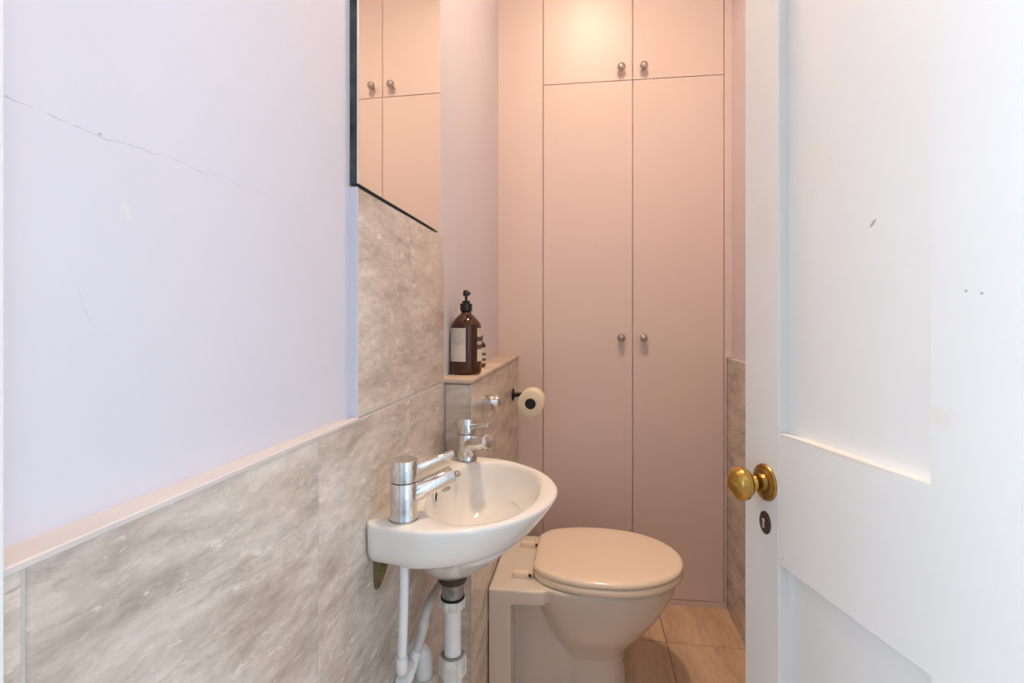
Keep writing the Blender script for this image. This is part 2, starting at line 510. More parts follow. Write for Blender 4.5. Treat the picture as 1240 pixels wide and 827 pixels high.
# ---- tiles: local x along the wall, local y up, local z out of the wall
def tile_mesh(wd, ht, th, bev=0.0012):
    return box(-wd / 2, wd / 2, -ht / 2, ht / 2, 0, th, bev, 1)
tile_cache = {}
def tile(parent, name, a0, a1, b0, b1, th, place, mt, inv=None):
    wd, ht = round(a1 - a0 - GR, 4), round(b1 - b0 - GR, 4)
    key = (wd, ht, th, mt.name)
    mw = place((a0 + a1) / 2, (b0 + b1) / 2)
    if key not in tile_cache:
        tile_cache[key] = new_mesh(name, tile_mesh(wd, ht, th))
        tile_cache[key].materials.append(mt)
    o = bpy.data.objects.new(name, tile_cache[key])
    o.matrix_world = mw
    COL.objects.link(o)
    o.parent = parent
    if inv is not None: o.matrix_parent_inverse = inv
    return o

def left_place(x):          # faces +X, local x -> +Y, local y -> +Z
    return lambda y, z: Matrix(((0, 0, 1, x), (1, 0, 0, y), (0, 1, 0, z), (0, 0, 0, 1)))
def right_place(x):         # faces -X, local x -> -Y
    return lambda y, z: Matrix(((0, 0, -1, x), (-1, 0, 0, y), (0, 1, 0, z), (0, 0, 0, 1)))
def near_place(y):          # faces -Y, local x -> +X
    return lambda x, z: Matrix(((1, 0, 0, x), (0, 0, -1, y), (0, 1, 0, z), (0, 0, 0, 1)))
def floor_place(z0):        # faces up, local x -> +Y
    return lambda x, y: Matrix(((0, -1, 0, x), (1, 0, 0, y), (0, 0, 1, z0), (0, 0, 0, 1)))

rows = [0.0, 0.286, LEDGE - 0.001]
cols = [0.2490, 0.2711, 0.6286, 0.9833, YEND]
TB = 0.008   # tile thickness
# tile bed behind the tiles (grout shows in the joints)
bm = bmesh.new()
prof = [(XT - TB + 0.0062, 0.2490), (XT - TB + 0.0062, YEND), (XP - 0.01, YEND), (XP - 0.02, 0.2490)]
loft([[(x, y, 0) for x, y in prof], [(x, y, LEDGE - 0.002) for x, y in prof]], bm=bm)
box(XP - 0.006, XT - TB + 0.0062, 0.7465, YEND, LEDGE - 0.002, 1.392, bm=bm)
struct('tile_bed', bm, M['grout'], wall_left)
for r0, r1 in zip(rows, rows[1:]):
    for c0, c1 in zip(cols, cols[1:]):
        if c1 - c0 < 0.01: continue
        tile(wall_left, 'wall_tile', c0, c1, r0, r1, TB, left_place(XT - TB), M['tile'])
for c0, c1 in ((0.7445, 0.9833), (0.9833, YEND)):
    tile(wall_left, 'wall_tile', c0, c1, LEDGE - 0.001, 1.394, TB, left_place(XT - TB), M['tile'])
# cream strip on top of the low tiling, painted edge of the tall tiling
bm = bmesh.new()
prof = [(XT + 0.0012, 0.2490), (XT + 0.0012, 0.7445), (-0.378, 0.7445), (-0.41, 0.2490)]
loft([[(x, y, LEDGE - 0.004) for x, y in prof], [(x, y, LEDGE) for x, y in prof],
      [((x - 0.0012 if x > -0.37 else x), y, LEDGE + 0.0012) for x, y in prof]], bm=bm)
obj('tile_trim', bm, M['trim'], wall_left)
obj('painted_edge', box(-0.380, XT - 0.0004, 0.7435, 0.7462, LEDGE + 0.0012, 1.393), M['wall'], wall_left)
# right wall tiles
obj('tile_bed', box(XR + 0.003, XRP + 0.01, 0.26, YC - 0.02, 0, LEDGE - 0.002), M['grout'], wall_right)
rc = [0.26, 0.459, 0.815, 1.171, 1.527, 1.883, YC + 0.02]
for r0, r1 in zip(rows, rows[1:]):
    for c0, c1 in zip(rc, rc[1:]):
        tile(wall_right, 'wall_tile', c0, c1, r0, r1, TB, right_place(XR + TB), M['tile'])
obj('tile_trim', box(XR - 0.001, XRP + 0.004, 0.26, YC, LEDGE - 0.003, LEDGE + 0.0015), M['trim'], wall_right)
# floor tiles
fx = [XT, -0.065, 0.291, XR + 0.008]
fy = [0.103, 0.407, 1.145, 1.883, 2.20]
for i, (x0, x1) in enumerate(zip(fx, fx[1:])):
    for y0, y1 in zip(fy, fy[1:]):
        wd, ht = y1 - y0, x1 - x0
        tile(floor, 'floor_tile', x0, x1, y0, y1, 0.006, (lambda z: (lambda x, y: Matrix(((1, 0, 0, x), (0, 1, 0, y), (0, 0, 1, z), (0, 0, 0, 1)))))(-0.006), M['tile_floor'])

# ------------------------------------------------------------------ boxed-in cistern
XB = -0.2896
bx = empty('cistern_boxing', ((XP + XB) / 2, (YEND + YC) / 2, 0), label='tiled boxing with stone ledge top behind the toilet', cat='ledge')
inv = Matrix.Translation(-Vector(bx.location))
def in_box(name, bm, mt, **k):
    o = obj(name, bm, mt, bx, **k); o.matrix_parent_inverse = inv; return o
YB1 = YC - 0.016
in_box('core', box(XP + 0.001, XB - 0.0025, YEND + 0.0025, YB1, 0.0005, 1.016), M['grout'])
brow = [0.001, 0.286, 1.018]
for r0, r1 in zip(brow, brow[1:]):
    tile(bx, 'boxing_tile', XT + 0.0015, XB + 0.0005, r0, r1, 0.006, near_place(YEND + 0.006), M['tile'], inv)
    for c0, c1 in ((YEND + 0.005, 1.5825), (1.5825, 1.94), (1.94, YB1)):
        tile(bx, 'boxing_tile', c0, c1, r0, r1, 0.006, left_place(XB - 0.006), M['tile'], inv)
bm = box(XP + 0.001, XB + 0.004, YEND - 0.003, YB1, 1.0185, 1.031, 0.003, 3)
in_box('ledge_slab', bm, M['cap'], auto=40)
in_box('corner_trim', box(XB - 0.001, XB + 0.0012, YEND - 0.0012, YEND + 0.0015, 0.001, 1.018), M['trim'])
SHELF = 1.031

# ------------------------------------------------------------------ cupboard
CROT = math.radians(1.2)
cab = empty('built_in_cupboard', (0.1915, YC, 0), CROT, 'tall pale pink built-in cupboard with four flat doors filling the end wall', 'cupboard')
# local: x across (0 at the split of the doors), y depth (0 = front), z up
XL_, XSPL, XRT = -0.1825 - 0.1915, 0.0, 0.5572 - 0.1915
LFT, RGT = XP - 0.1915 - 0.004, XRP - 0.1915 + 0.003
ZSPLIT = 2.186
bm = box(LFT, XL_ - 0.0012, 0, 0.022, 0.0, ZC - 0.002, 0.0008, 1)
obj('filler_panel', bm, M['cab'], cab)
obj('filler_panel', box(XRT + 0.0012, RGT, 0, 0.022, LEDGE + 0.002, ZC - 0.002, 0.0008, 1), M['cab'], cab)
obj('filler_panel', box(XRT + 0.0012, XR - 0.1915 - 0.0015, 0, 0.022, 0.0, LEDGE + 0.002, 0.0008, 1), M['cab'], cab)
obj('bottom_rail', box(XL_ - 0.001, XRT + 0.001, 0.002, 0.02, 0.0, 0.026, 0.001, 1), M['cab'], cab)
obj('carcass', box(LFT + 0.012, XRT + 0.012, 0.0235, 0.55, 0.03, ZC - 0.01), M['cab_gap'], cab)
def cab_knob(parent, x, z):
    kn = obj('knob', lathe([(0.0075, 0), (0.0065, 0.004), (0.0055, 0.010), (0.008, 0.014), (0.0150, 0.0185), (0.0172, 0.0245), (0.0155, 0.031), (0.010, 0.0352), (0.003, 0.0368)], 28,
                           axis_matrix((x, 0.0005, z), (0, -1, 0))), M['knob'], parent, smooth=True)
    return kn
for z0, z1, zk in ((0.0275, ZSPLIT - 0.0013, 1.107), (ZSPLIT + 0.0013, ZC - 0.05, 2.232)):
    for x0, x1, xk in ((XL_ + 0.0013, -0.0013, 0.1437 - 0.1915), (0.0013, XRT - 0.0013, 0.235 - 0.1915)):
        dr = obj('cupboard_door', box(x0, x1, 0.0, 0.02, z0, z1, 0.0012, 2), M['cab'], cab)
        cab_knob(dr, xk, zk)
obj('top_rail', box(XL_ - 0.001, XRT + 0.001, 0, 0.02, ZC - 0.049, ZC - 0.002), M['cab'], cab)

# ------------------------------------------------------------------ room door (open leaf on the right)
c, s = math.cos(THETA), math.sin(THETA)
def cam2w(xc, zc): return (xc * c - zc * s, zc * c + xc * s)
D0 = 0.88
fx_, fy_ = cam2w(0.47 * D0, D0)                       # free edge of the leaf
vp = math.atan2(541 - 620, 600)
dcx, dcz = math.sin(vp), math.cos(vp)
ddx, ddy = cam2w(dcx, dcz)                             # from hinge towards free edge
# local frame: x runs from free edge towards the hinge, y out of the visible face (negative = towards viewer), z up
ang = math.atan2(-ddy, -ddx)
door = empty('door_1', (fx_, fy_, 0), ang, kind='structure')
TH, RC = 0.042, 0.0165
# which side is visible: local +y = rot(ang)*(0,1)
ny = Vector((-math.sin(ang), math.cos(ang)))
vis = 1 if ny.dot(Vector((-fx_, -fy_))) > 0 else -1
def dbox(x0, x1, z0, z1, y0, y1, bev=0.0012):
    ya, yb = sorted((y0 * vis, y1 * vis))
    return box(x0, x1, ya, yb, z0, z1, bev, 2)
S1, P1, MU = 0.0905, 0.3405, 0.0975       # stile, end of the first panel, muntin
S2a = P1 + MU
S2b = S2a + (P1 - S1)
DW = S2b + S1
RL0, RL1, TOPR, BOT, DT = 0.791, 1.0005, 1.93, 0.20, 2.035
ZB = 0.008
stile_m = M['door']
obj('stile', dbox(0, S1, ZB, DT, -TH, 0, 0.002), stile_m, door)
obj('stile', dbox(S2b, DW, ZB, DT, -TH, 0, 0.002), stile_m, door)
for z0, z1 in ((ZB, BOT), (RL0, RL1), (TOPR, DT)):
    obj('rail', dbox(S1, S2b, z0, z1, -TH, -0.0003, 0.0004), stile_m, door)
for z0, z1 in ((BOT, RL0), (RL1, TOPR)):
    obj('muntin', dbox(P1, S2a, z0 - 0.0004, z1 + 0.0004, -TH, -0.0003, 0.0003), stile_m, door)
    for x0, x1 in ((S1, P1), (S2a, S2b)):
        obj('panel', dbox(x0 - 0.002, x1 + 0.002, z0 - 0.002, z1 + 0.002, -TH + 0.012, -RC, 0.0005), stile_m, door)
# knob on its rose, keyhole plate
kx, kz = 0.0575, 0.9115
mk = axis_matrix((kx, 0.0, kz), (0, vis, 0))
dk = obj('door_knob', lathe([(0.0095, 0.004), (0.0095, 0.018), (0.0125, 0.019), (0.0125, 0.023), (0.0098, 0.024), (0.0100, 0.0265), (0.015, 0.030), (0.0235, 0.034),
                             (0.0275, 0.0405), (0.0270, 0.0485), (0.0220, 0.0560), (0.012, 0.0608), (0.003, 0.0618)], 40, mk), M['brass'], door, smooth=True)
obj('rose', lathe([(0.0300, 0), (0.0300, 0.002), (0.0285, 0.0038), (0.0255, 0.0040), (0.0235, 0.0062), (0.018, 0.0075), (0.0155, 0.0065), (0.0145, 0.0085), (0.0135, 0.0125), (0.010, 0.013)], 40, mk), M['brass_dark'], dk, auto=45)
bm = bmesh.new()
for k in range(2):
    a = PI / 2 + k * PI
    add(bm, lathe([(0.0026, 0.003), (0.0026, 0.0052), (0.0014, 0.0060)], 10, mk @ Matrix.Translation((0.0268 * math.cos(a), 0.0268 * math.sin(a), 0))))
obj('screw', bm, M['brass'], dk, auto=40)
ez = 0.8445
esc = obj('keyhole_plate', lathe([(0.0150, 0), (0.0150, 0.0015), (0.0130, 0.0030), (0.0080, 0.0036)], 32, axis_matrix((kx, 0, ez), (0, vis, 0)) @ Matrix.Diagonal((0.95, 1.25, 1, 1))), M['bronze'], door, auto=40)
bm = rod((kx, 0.0030 * vis, ez + 0.0045), (kx, 0.0042 * vis, ez + 0.0045), 0.0033, seg=16)
ya, yb = sorted((0.0030 * vis, 0.0042 * vis))
box(kx - 0.0018, kx + 0.0018, ya, yb, ez - 0.0085, ez + 0.004, bm=bm)
obj('keyhole', bm, M['slot'], esc)
for hz in (0.25, 1.80):
    obj('hinge', rod((DW + 0.004, 0.004 * vis, hz), (DW + 0.004, 0.004 * vis, hz + 0.09), 0.005), M['brass_dark'], door)
yv = 0.0
spot_marks(M['door'], [
    (0.250, -RC * vis, 1.305, 0.0022, 0.02, 0.0075, (0, 0.75, 0), (0.30, 0.28, 0.26), 0.75),
    (0.378, 0, 1.210, 0.0022, 0.02, 0.0018, (0, 0, 0), (0.35, 0.25, 0.22), 0.7),
    (0.393, 0, 1.207, 0.0022, 0.02, 0.0020, (0, 0, 0), (0.35, 0.25, 0.22), 0.7),
    (0.352, 0, 1.075, 0.018, 0.02, 0.014, (0, 0, 0), (0.83, 0.76, 0.70), 0.55),
    (0.155, -RC * vis, 1.40, 0.05, 0.02, 0.05, (0, 0, 0), (0.82, 0.78, 0.73), 0.4),
    (0.055, 0, 1.34, 0.03, 0.02, 0.06, (0, 0, 0), (0.80, 0.76, 0.70), 0.35),
    (0.100, 0, 0.805, 0.002, 0.02, 0.002, (0, 0, 0), (0.4, 0.36, 0.33), 0.6),
    (0.206, -0.0, RL1 - 0.002, 0.12, 0.03, 0.004, (0, 0, 0), (0.83, 0.72, 0.60), 0.55),  # warm tint along the top edge of the middle rail
    (0.094, 0, 0.745, 0.002, 0.02, 0.003, (0, 0, 0), (0.4, 0.36, 0.33), 0.5)])

# ------------------------------------------------------------------ mirror
MY0, MY1, MZ0, MZ1 = 0.7457, 1.192, 1.3985, 2.40
mir = empty('wall_mirror', (XP, (MY0 + MY1) / 2, MZ0), label='frameless rectangular mirror with dark edge above the wash basin', cat='mirror')
hy = (MY1 - MY0) / 2
obj('backing', box(0.001, 0.0145, -hy, hy, 0, MZ1 - MZ0, 0.001), M['frame_dark'], mir)
obj('mirror_glass', box(0.0145, 0.0178, -hy, hy, 0.0, MZ1 - MZ0, 0.0006), M['mirror'], mir)

# ------------------------------------------------------------------ wash basin
BY, RIM = 0.972, 0.846
BAS = empty('wash_basin', (XT, BY, RIM), label='white wall-hung ceramic hand basin with two tap holes', cat='basin')
# local: x = d from the wall, y along the wall, z relative to the rim
NB = 120
def resample(pts, n):
    """closed symmetric half outline -> n points, by arc length"""
    seg = [0]
    for a, b in zip(pts, pts[1:]): seg.append(seg[-1] + math.hypot(b[0] - a[0], b[1] - a[1]))
    out = []
    for k in range(n):
        t = seg[-1] * k / (n - 1)
        i = 0
        while i < len(seg) - 2 and seg[i + 1] < t: i += 1
        u = (t - seg[i]) / max(1e-9, seg[i + 1] - seg[i])
        out.append((pts[i][0] + u * (pts[i + 1][0] - pts[i][0]), pts[i][1] + u * (pts[i + 1][1] - pts[i][1])))
    return out
def full(half):
    a = half
    b = [(x, -y) for x, y in reversed(half[1:-1])]
    return a + b
HB = NB // 2 + 1
def outer_half(inset=0.0, proj=0.305, hw=0.220, cr=0.012):
    pts = [(inset * 0.0, 0.0)]
    hw_, pr = hw - inset, proj - inset
    hc = hw_ - 0.014
    pts += [(0.0, hc - cr)]
    for k in range(7):
        a = k / 6 * PI / 2
        pts.append((cr - cr * math.cos(a), hc - cr + cr * math.sin(a)))
    pts.append((0.06, hw_ - 0.005))
    n = 40
    d0 = 0.098 * proj / 0.305
    for k in range(n + 1):
        a = k / n * PI / 2
        x = d0 + (pr - d0) * math.sin(a) ** (2 / 1.90)
        y = hw_ * max(0.0, math.cos(a)) ** (2 / 1.90)
        pts.append((x, y))
    return resample(pts, HB)
def inner_half(dc, back, front, hw, e=2.15):
    pts = []
    for k in range(81):
        a = -PI / 2 + k / 80 * PI
        ca, sa = max(0.0, math.cos(a)), math.sin(a)
        y = hw * ca ** (2 / e)
        x = dc + (front if sa > 0 else back) * math.copysign(abs(sa) ** (2 / e), sa)
        pts.append((x, y))
    return resample(pts, HB)
def ring(half, z): return [Vector((x, y, z)) for x, y in full(half)]
R = []
# outside, from the waste collar up
R.append(ring(inner_half(0.093, 0.024, 0.024, 0.024, 2), -0.170))
R.append(ring(inner_half(0.093, 0.036, 0.038, 0.042, 2), -0.164))
R.append(ring(inner_half(0.098, 0.055, 0.062, 0.078, 2), -0.150))
R.append(ring(inner_half(0.106, 0.078, 0.088, 0.116, 2), -0.124))
R.append(ring(inner_half(0.112, 0.096, 0.106, 0.146, 2.1), -0.096))
R.append(ring(inner_half(0.116, 0.106, 0.118, 0.165, 2.3), -0.080))
R.append(ring(outer_half(0, 0.240, 0.190), -0.0715))
R.append(ring(outer_half(0, 0.251, 0.202), -0.0690))
R.append(ring(outer_half(0, 0.260, 0.2105), -0.0630))
R.append(ring(outer_half(0, 0.2685, 0.2155), -0.0540))
R.append(ring(outer_half(0, 0.2775, 0.2180), -0.0430))
R.append(ring(outer_half(0, 0.289, 0.2190), -0.030))
R.append(ring(outer_half(0, 0.299, 0.2200), -0.016))
R.append(ring(outer_half(0, 0.3035, 0.2200), -0.009))
R.append(ring(outer_half(0, 0.3045, 0.2195), -0.005))
R.append(ring(outer_half(0, 0.3025, 0.2180), -0.0018))
R.append(ring(outer_half(0, 0.298, 0.2150), -0.0003))
R.append(ring(outer_half(0, 0.293, 0.2110), 0.0))
# over the rim and into the bowl
DC = 0.150
R.append(ring(inner_half(DC, 0.103, 0.124, 0.186), 0.0))
R.append(ring(inner_half(DC, 0.100, 0.121, 0.182), -0.0012))
R.append(ring(inner_half(DC, 0.0975, 0.118, 0.1785), -0.005))
R.append(ring(inner_half(DC, 0.096, 0.115, 0.1755), -0.012))
R.append(ring(inner_half(DC, 0.094, 0.110, 0.170), -0.030))
R.append(ring(inner_half(DC - 0.004, 0.088, 0.102, 0.160), -0.055))
R.append(ring(inner_half(DC - 0.010, 0.078, 0.091, 0.144), -0.080))
R.append(ring(inner_half(DC - 0.018, 0.063, 0.076, 0.118), -0.102))
R.append(ring(inner_half(DC - 0.030, 0.044, 0.056, 0.082), -0.117))
R.append(ring(inner_half(DC - 0.045, 0.026, 0.032, 0.042), -0.125))
R.append(ring(inner_half(DC - 0.052, 0.020, 0.020, 0.022, 2), -0.128))
obj('bowl', loft(R), M['ceramic'], BAS, smooth=True)
obj('drain', lathe([(0.0215, 0), (0.0215, 0.002), (0.018, 0.003), (0.015, 0.001), (0.013, 0.0005)], 28, Matrix.Translation((DC - 0.052, 0, -0.1285))), M['chrome'], BAS, smooth=True)
# overflow slot at the back of the bowl
bm = bmesh.new()
rg = []
for (r, xx) in ((1.0, 0.0545), (1.0, 0.0590), (0.84, 0.0600), (0.74, 0.0592), (0.70, 0.0570)):
    rg.append([Vector((xx, 0.0140 * r * math.cos(2 * PI * k / 28), -0.024 + 0.0140 * r * math.sin(2 * PI * k / 28))) for k in range(28)])
ov = obj('overflow_ring', loft(rg, cap1=False, bm=bm), M['chrome'], BAS, smooth=True)
obj('overflow_hole', loft([[Vector((0.0562 + q, 0.0105 * math.cos(2 * PI * k / 24), -0.024 + 0.0105 * math.sin(2 * PI * k / 24))) for k in range(24)] for q in (0, 0.0012)]), M['dark'], ov)
# chain stay
cs = obj('chain_stay', lathe([(0.007, -0.004), (0.007, 0.001), (0.005, 0.003), (0.0035, 0.003), (0.0033, 0.008), (0.002, 0.009)], 20, axis_matrix((0.0765, 0.100, -0.0075), (0.8, -0.6, 0.15))), M['chrome_dull'], BAS, smooth=True)

# ------------------------------------------------------------------ taps
def make_tap(name, loc, azim, label):
    t = empty(name, loc, azim, label, 'tap', 'pair of chrome basin taps')
    obj('base_ring', lathe([(0.0245, 0.0), (0.0250, 0.0012), (0.0245, 0.0030), (0.0238, 0.0032)], 40), M['chrome_dull'], t, smooth=True)
    obj('body', lathe([(0.0236, 0.003), (0.0244, 0.0035), (0.0240, 0.0060), (0.0231, 0.0110), (0.0226, 0.0180), (0.0226, 0.0618), (0.0220, 0.0628), (0.0195, 0.0630)], 48), M['chrome'], t, auto=35)
    obj('seam', rod((0, 0, 0.0625), (0, 0, 0.0650), 0.0212, seg=40), M['dark'], t)
    head = obj('lever_head', lathe([(0.0195, 0.0645), (0.0222, 0.0645), (0.0228, 0.0652), (0.0228, 0.0985), (0.0222, 0.0999), (0.0208, 0.1004), (0.004, 0.1008)], 48), M['chrome'], t, auto=35)
    obj('lever', rod((0.018, 0, 0.0820), (0.0900, 0, 0.0985), 0.0070, 0.0064, 20, 0.0014), M['chrome'], head, auto=45)
    sp = obj('spout', rod((0.008, 0, 0.0395), (0.0880, 0, 0.0600), 0.0168, 0.0162, 32, 0.0016), M['chrome'], t, auto=45)
    obj('aerator', rod((0.0740, 0, 0.0450), (0.0760, 0, 0.0360), 0.0090, 0.0085, 24, 0.001), M['chrome_dull'], sp, auto=45)
    return t
make_tap('basin_tap', (XT + 0.056, 0.799, RIM), math.radians(39), 'chrome lever tap beside the painted wall end of the basin')
make_tap('basin_tap', (XT + 0.076, 1.160, RIM), math.radians(-43), 'chrome lever tap on the basin corner beside the cistern boxing')

# ------------------------------------------------------------------ pipework under the basin
# near supply pipe
p = empty('supply_pipe', (-0.304, 0.800, 0.59), label='straight thin white supply pipe dropping from the basin', cat='pipe')
obj('tube', tube([(0, 0, 0.19), (-0.001, 0, 0.10), (-0.004, 0, 0.02)], 0.0078, 20), M['pipe'], p, smooth=True)
obj('elbow', tube([(-0.004, 0, 0.022), (-0.0045, 0.001, 0.004), (-0.0075, 0.010, -0.008), (-0.0120, 0.030, -0.020), (-0.0290, 0.102, -0.064)], 0.0098, 20), M['pipe'], p, smooth=True)
# far supply pipe running along the wall
p = empty('supply_pipe', (-0.345, 0.91, 0.50), label='bent greyed supply pipe curving along the wall tiles', cat='pipe')
pp = [(-0.281, 1.160, 0.772), (-0.286, 1.158, 0.700), (-0.300, 1.140, 0.640), (-0.312, 1.080, 0.606), (-0.317, 1.000, 0.604), (-0.320, 0.965, 0.592), (-0.324, 0.942, 0.552), (-0.332, 0.922, 0.525)]
loc = lambda q: [Vector(v) - Vector((-0.345, 0.91, 0.50)) for v in q]
obj('tube', tube(loc(pp), 0.0090, 20), M['pipe_old'], p, smooth=True)
obj('joint', tube(loc([(-0.3215, 0.957, 0.578), (-0.3225, 0.950, 0.565)]), 0.0108, 20, 1), M['pipe_old'], p, auto=40)
obj('elbow', tube(loc([(-0.329, 0.929, 0.534), (-0.335, 0.911, 0.505), (-0.340, 0.905, 0.495), (-0.3575, 0.904, 0.492)]), 0.0110, 20), M['pipe'], p, smooth=True)
# waste
WX, WY = XT + 0.093, BY
p = empty('waste_pipe', (WX, WY, 0.0), label='white vertical waste pipe with nuts under the basin drain', cat='pipe')
obj('gasket', lathe([(0.022, 0.678), (0.034, 0.677), (0.034, 0.671), (0.027, 0.655), (0.022, 0.653)], 32), M['rust'], p, auto=40)
thr = [(0.0222, 0.658)]
for k in range(8):
    thr += [(0.0225, 0.656 - k * 0.0042), (0.0212, 0.6539 - k * 0.0042)]
thr += [(0.0222, 0.621), (0.0180, 0.619)]
obj('threaded_tail', lathe(thr, 32), M['tail'], p, auto=30)
def nut(z0, z1, r, par, rib=10):
    bm = lathe([(r * .70, z1), (r * .93, z1), (r * .97, z1 - .002), (r * .97, z0 + .003), (r * .80, z0), (r * .66, z0)], 36)
    for k in range(rib):
        a = 2 * PI * k / rib + 0.2
        add(bm, box(r * .93, r * 1.07, -0.004, 0.004, z0 + 0.002, z1 - 0.001, 0.001, 1), Matrix.Rotation(a, 4, 'Z'))
    return obj('nut', bm, M['nut'], par, auto=35)
obj('seal', rod((0, 0, 0.621), (0, 0, 0.6255), 0.0240, seg=32), M['dark'], p)
nut(0.599, 0.6215, 0.0235, p, 6)
obj('tube', rod((0, 0, 0.47), (0, 0, 0.602), 0.0172, seg=32), M['pipe'], p, auto=40)
obj('seal', rod((0, 0, 0.5055), (0, 0, 0.5090), 0.0225, seg=32), M['tail'], p)
nut(0.464, 0.5060, 0.0258, p, 6)
obj('trap', tube([(0, 0, 0.47), (0, 0, 0.35), (-0.002, 0.001, 0.322), (-0.020, 0.006, 0.298), (-0.033, 0.011, 0.292), (-0.047, 0.015, 0.298), (-0.065, 0.020, 0.322), (-0.067, 0.021, 0.35), (-0.067, 0.021, 0.41)], 0.0200, 24), M['pipe'], p, smooth=True)
ou = empty('waste_outlet', (-0.334, 0.993, 0.0), label='thick white elbow pipe turning from the wall down into the trap', cat='pipe')
obj('elbow', tube([(-0.0255, 0, 0.493), (-0.016, 0, 0.492), (-0.006, 0, 0.488), (-0.001, 0, 0.478), (0, 0, 0.466), (0, 0, 0.42)], 0.0182, 28), M['pipe'], ou, smooth=True)
obj('wall_sleeve', rod((-0.0255, 0, 0.493), (-0.0180, 0, 0.493), 0.0200, seg=28), M['pipe'], ou, auto=40)
nut(0.405, 0.442, 0.0250, ou, 6)
# bracket tongue
bm = bmesh.new()
o2 = [(0.0, 0.0), (0.066, 0.0), (0.064, -0.024), (0.056, -0.038), (0.036, -0.054), (0.016, -0.064), (0.004, -0.060), (0.0, -0.040)]
loft([[(x, y, z) for y, z in o2] for x in (0.0, 0.0045, )], bm=bm)
bmesh.ops.bevel(bm, geom=list(bm.edges), offset=0.0012, segments=1, affect='EDGES')
obk = obj('basin_bracket', bm, M['bracket'], None, loc=(XT + 0.0005, 0.802, RIM - 0.068))
tag(obk, 'tarnished green metal bracket tongue on wall under the basin', 'bracket')

# ------------------------------------------------------------------ toilet
TY, TX0 = 1.635, XB + 0.002
WC = empty('toilet', (TX0, TY, 0), label='white back-to-wall toilet with closed cream lid', cat='toilet')
PR = 0.385
def oval(x0, x1, hw, z, n=48, e=2.2, wide=0.5):
    """egg outline from x0 (back) to x1 (front), widest at fraction wide"""
    xc = x0 + (x1 - x0) * wide
    out = []
    for k in range(n):
        a = 2 * PI * k / n
        ca, sa = math.cos(a), math.sin(a)
        rx = (x1 - xc) if ca > 0 else (xc - x0)
        out.append(Vector((xc + rx * math.copysign(abs(ca) ** (2 / e), ca), hw * math.copysign(abs(sa) ** (2 / e), sa), z)))
    return out
bm = bmesh.new()
# bowl and pedestal: (back, front, half width, height, squareness of the back)
def bowl_ring(x0, x1, hw, z, eb, n=56):
    xc = x0 + (x1 - x0) * 0.46
    out = []
    for k in range(n):
        a = 2 * PI * k / n
        ca, sa = math.cos(a), math.sin(a)
        e = 2.15 if ca > 0 else eb
        rx = (x1 - xc) if ca > 0 else (xc - x0)
        out.append(Vector((xc + rx * math.copysign(abs(ca) ** (2 / e), ca), hw * math.copysign(abs(sa) ** (2 / e), sa), z)))
    return out
loft([bowl_ring(0.20, 0.425, 0.115, 0.0, 2.6), bowl_ring(0.205, 0.415, 0.108, 0.02, 2.6), bowl_ring(0.205, 0.408, 0.100, 0.10, 2.5), bowl_ring(0.200, 0.413, 0.103, 0.140, 2.6),
      bowl_ring(0.190, 0.440, 0.118, 0.175, 2.8), bowl_ring(0.172, 0.480, 0.140, 0.215, 3.0), bowl_ring(0.152, 0.518, 0.160, 0.262, 3.2), bowl_ring(0.136, 0.545, 0.174, 0.305, 3.4),
      bowl_ring(0.122, 0.563, 0.184, 0.345, 3.6), bowl_ring(0.112, 0.572, 0.188, 0.375, 3.8), bowl_ring(0.110, 0.570, 0.186, PR, 3.8)], bm=bm)
# rear slab against the boxing, deck, trapway body
box(0.0, 0.066, -0.190, 0.190, 0.0, PR - 0.002, bm=bm)
def deck(z):
    pts = [(0.0, -0.190), (0.13, -0.189), (0.165, -0.183), (0.19, -0.12), (0.19, 0.12), (0.165, 0.183), (0.13, 0.189), (0.0, 0.190)]
    return [Vector((x, y, z)) for x, y in pts]
loft([deck(PR - 0.046), deck(PR - 0.001)], bm=bm)
loft([oval(0.03, 0.30, 0.100, 0.0, e=3), oval(0.03, 0.30, 0.096, 0.20, e=3), oval(0.03, 0.30, 0.105, 0.345, e=3)], bm=bm)
pan = obj('pan', bm, M['ceramic_wc'], WC, smooth=True)
rm = pan.modifiers.new('remesh', 'REMESH'); rm.mode = 'VOXEL'; rm.voxel_size = 0.0045; rm.use_smooth_shade = True
sm = pan.modifiers.new('smooth', 'SMOOTH'); sm.factor = 0.5; sm.iterations = 7
# seat and lid
LX0, LX1, LHW = 0.1235, 0.590, 0.198
def lid_outline(inset, z, n=37):
    x0, x1, hw = LX0 + inset, LX1 - inset, LHW - inset
    xc = LX0 + (LX1 - LX0) * 0.46
    rv = (xc - LX0) / 0.85
    cy = hw * (1 - 0.85 ** 2.3) ** (1 / 2.3)
    cr = 0.016
    pts = [(x0, 0.0), (x0, cy - cr)]
    for k in range(1, 5):
        a = k / 5 * PI / 2 * 0.62
        pts.append((x0 + cr * (1 - math.cos(a)), cy - cr + cr * math.sin(a) * 1.1))
    for k in range(1, 14):
        x = x0 + 0.014 + (xc - x0 - 0.014) * k / 14
        pts.append((x, hw * (1 - ((xc - x) / rv) ** 2.3) ** (1 / 2.3)))
    for k in range(31):
        a = k / 30 * PI / 2
        pts.append((xc + (x1 - xc) * math.sin(a) ** (2 / 2.05), hw * max(0.0, math.cos(a)) ** (2 / 2.05)))
    return [Vector((x, y, z)) for x, y in full(resample(pts, n))]
z = PR + 0.0015
seat = obj('seat', loft([lid_outline(0.004, z), lid_outline(0.0005, z + 0.003), lid_outline(0, z + 0.008), lid_outline(0.001, z + 0.0200), lid_outline(0.004, z + 0.0225)]), M['seat'], WC, smooth=True)
z += 0.0240
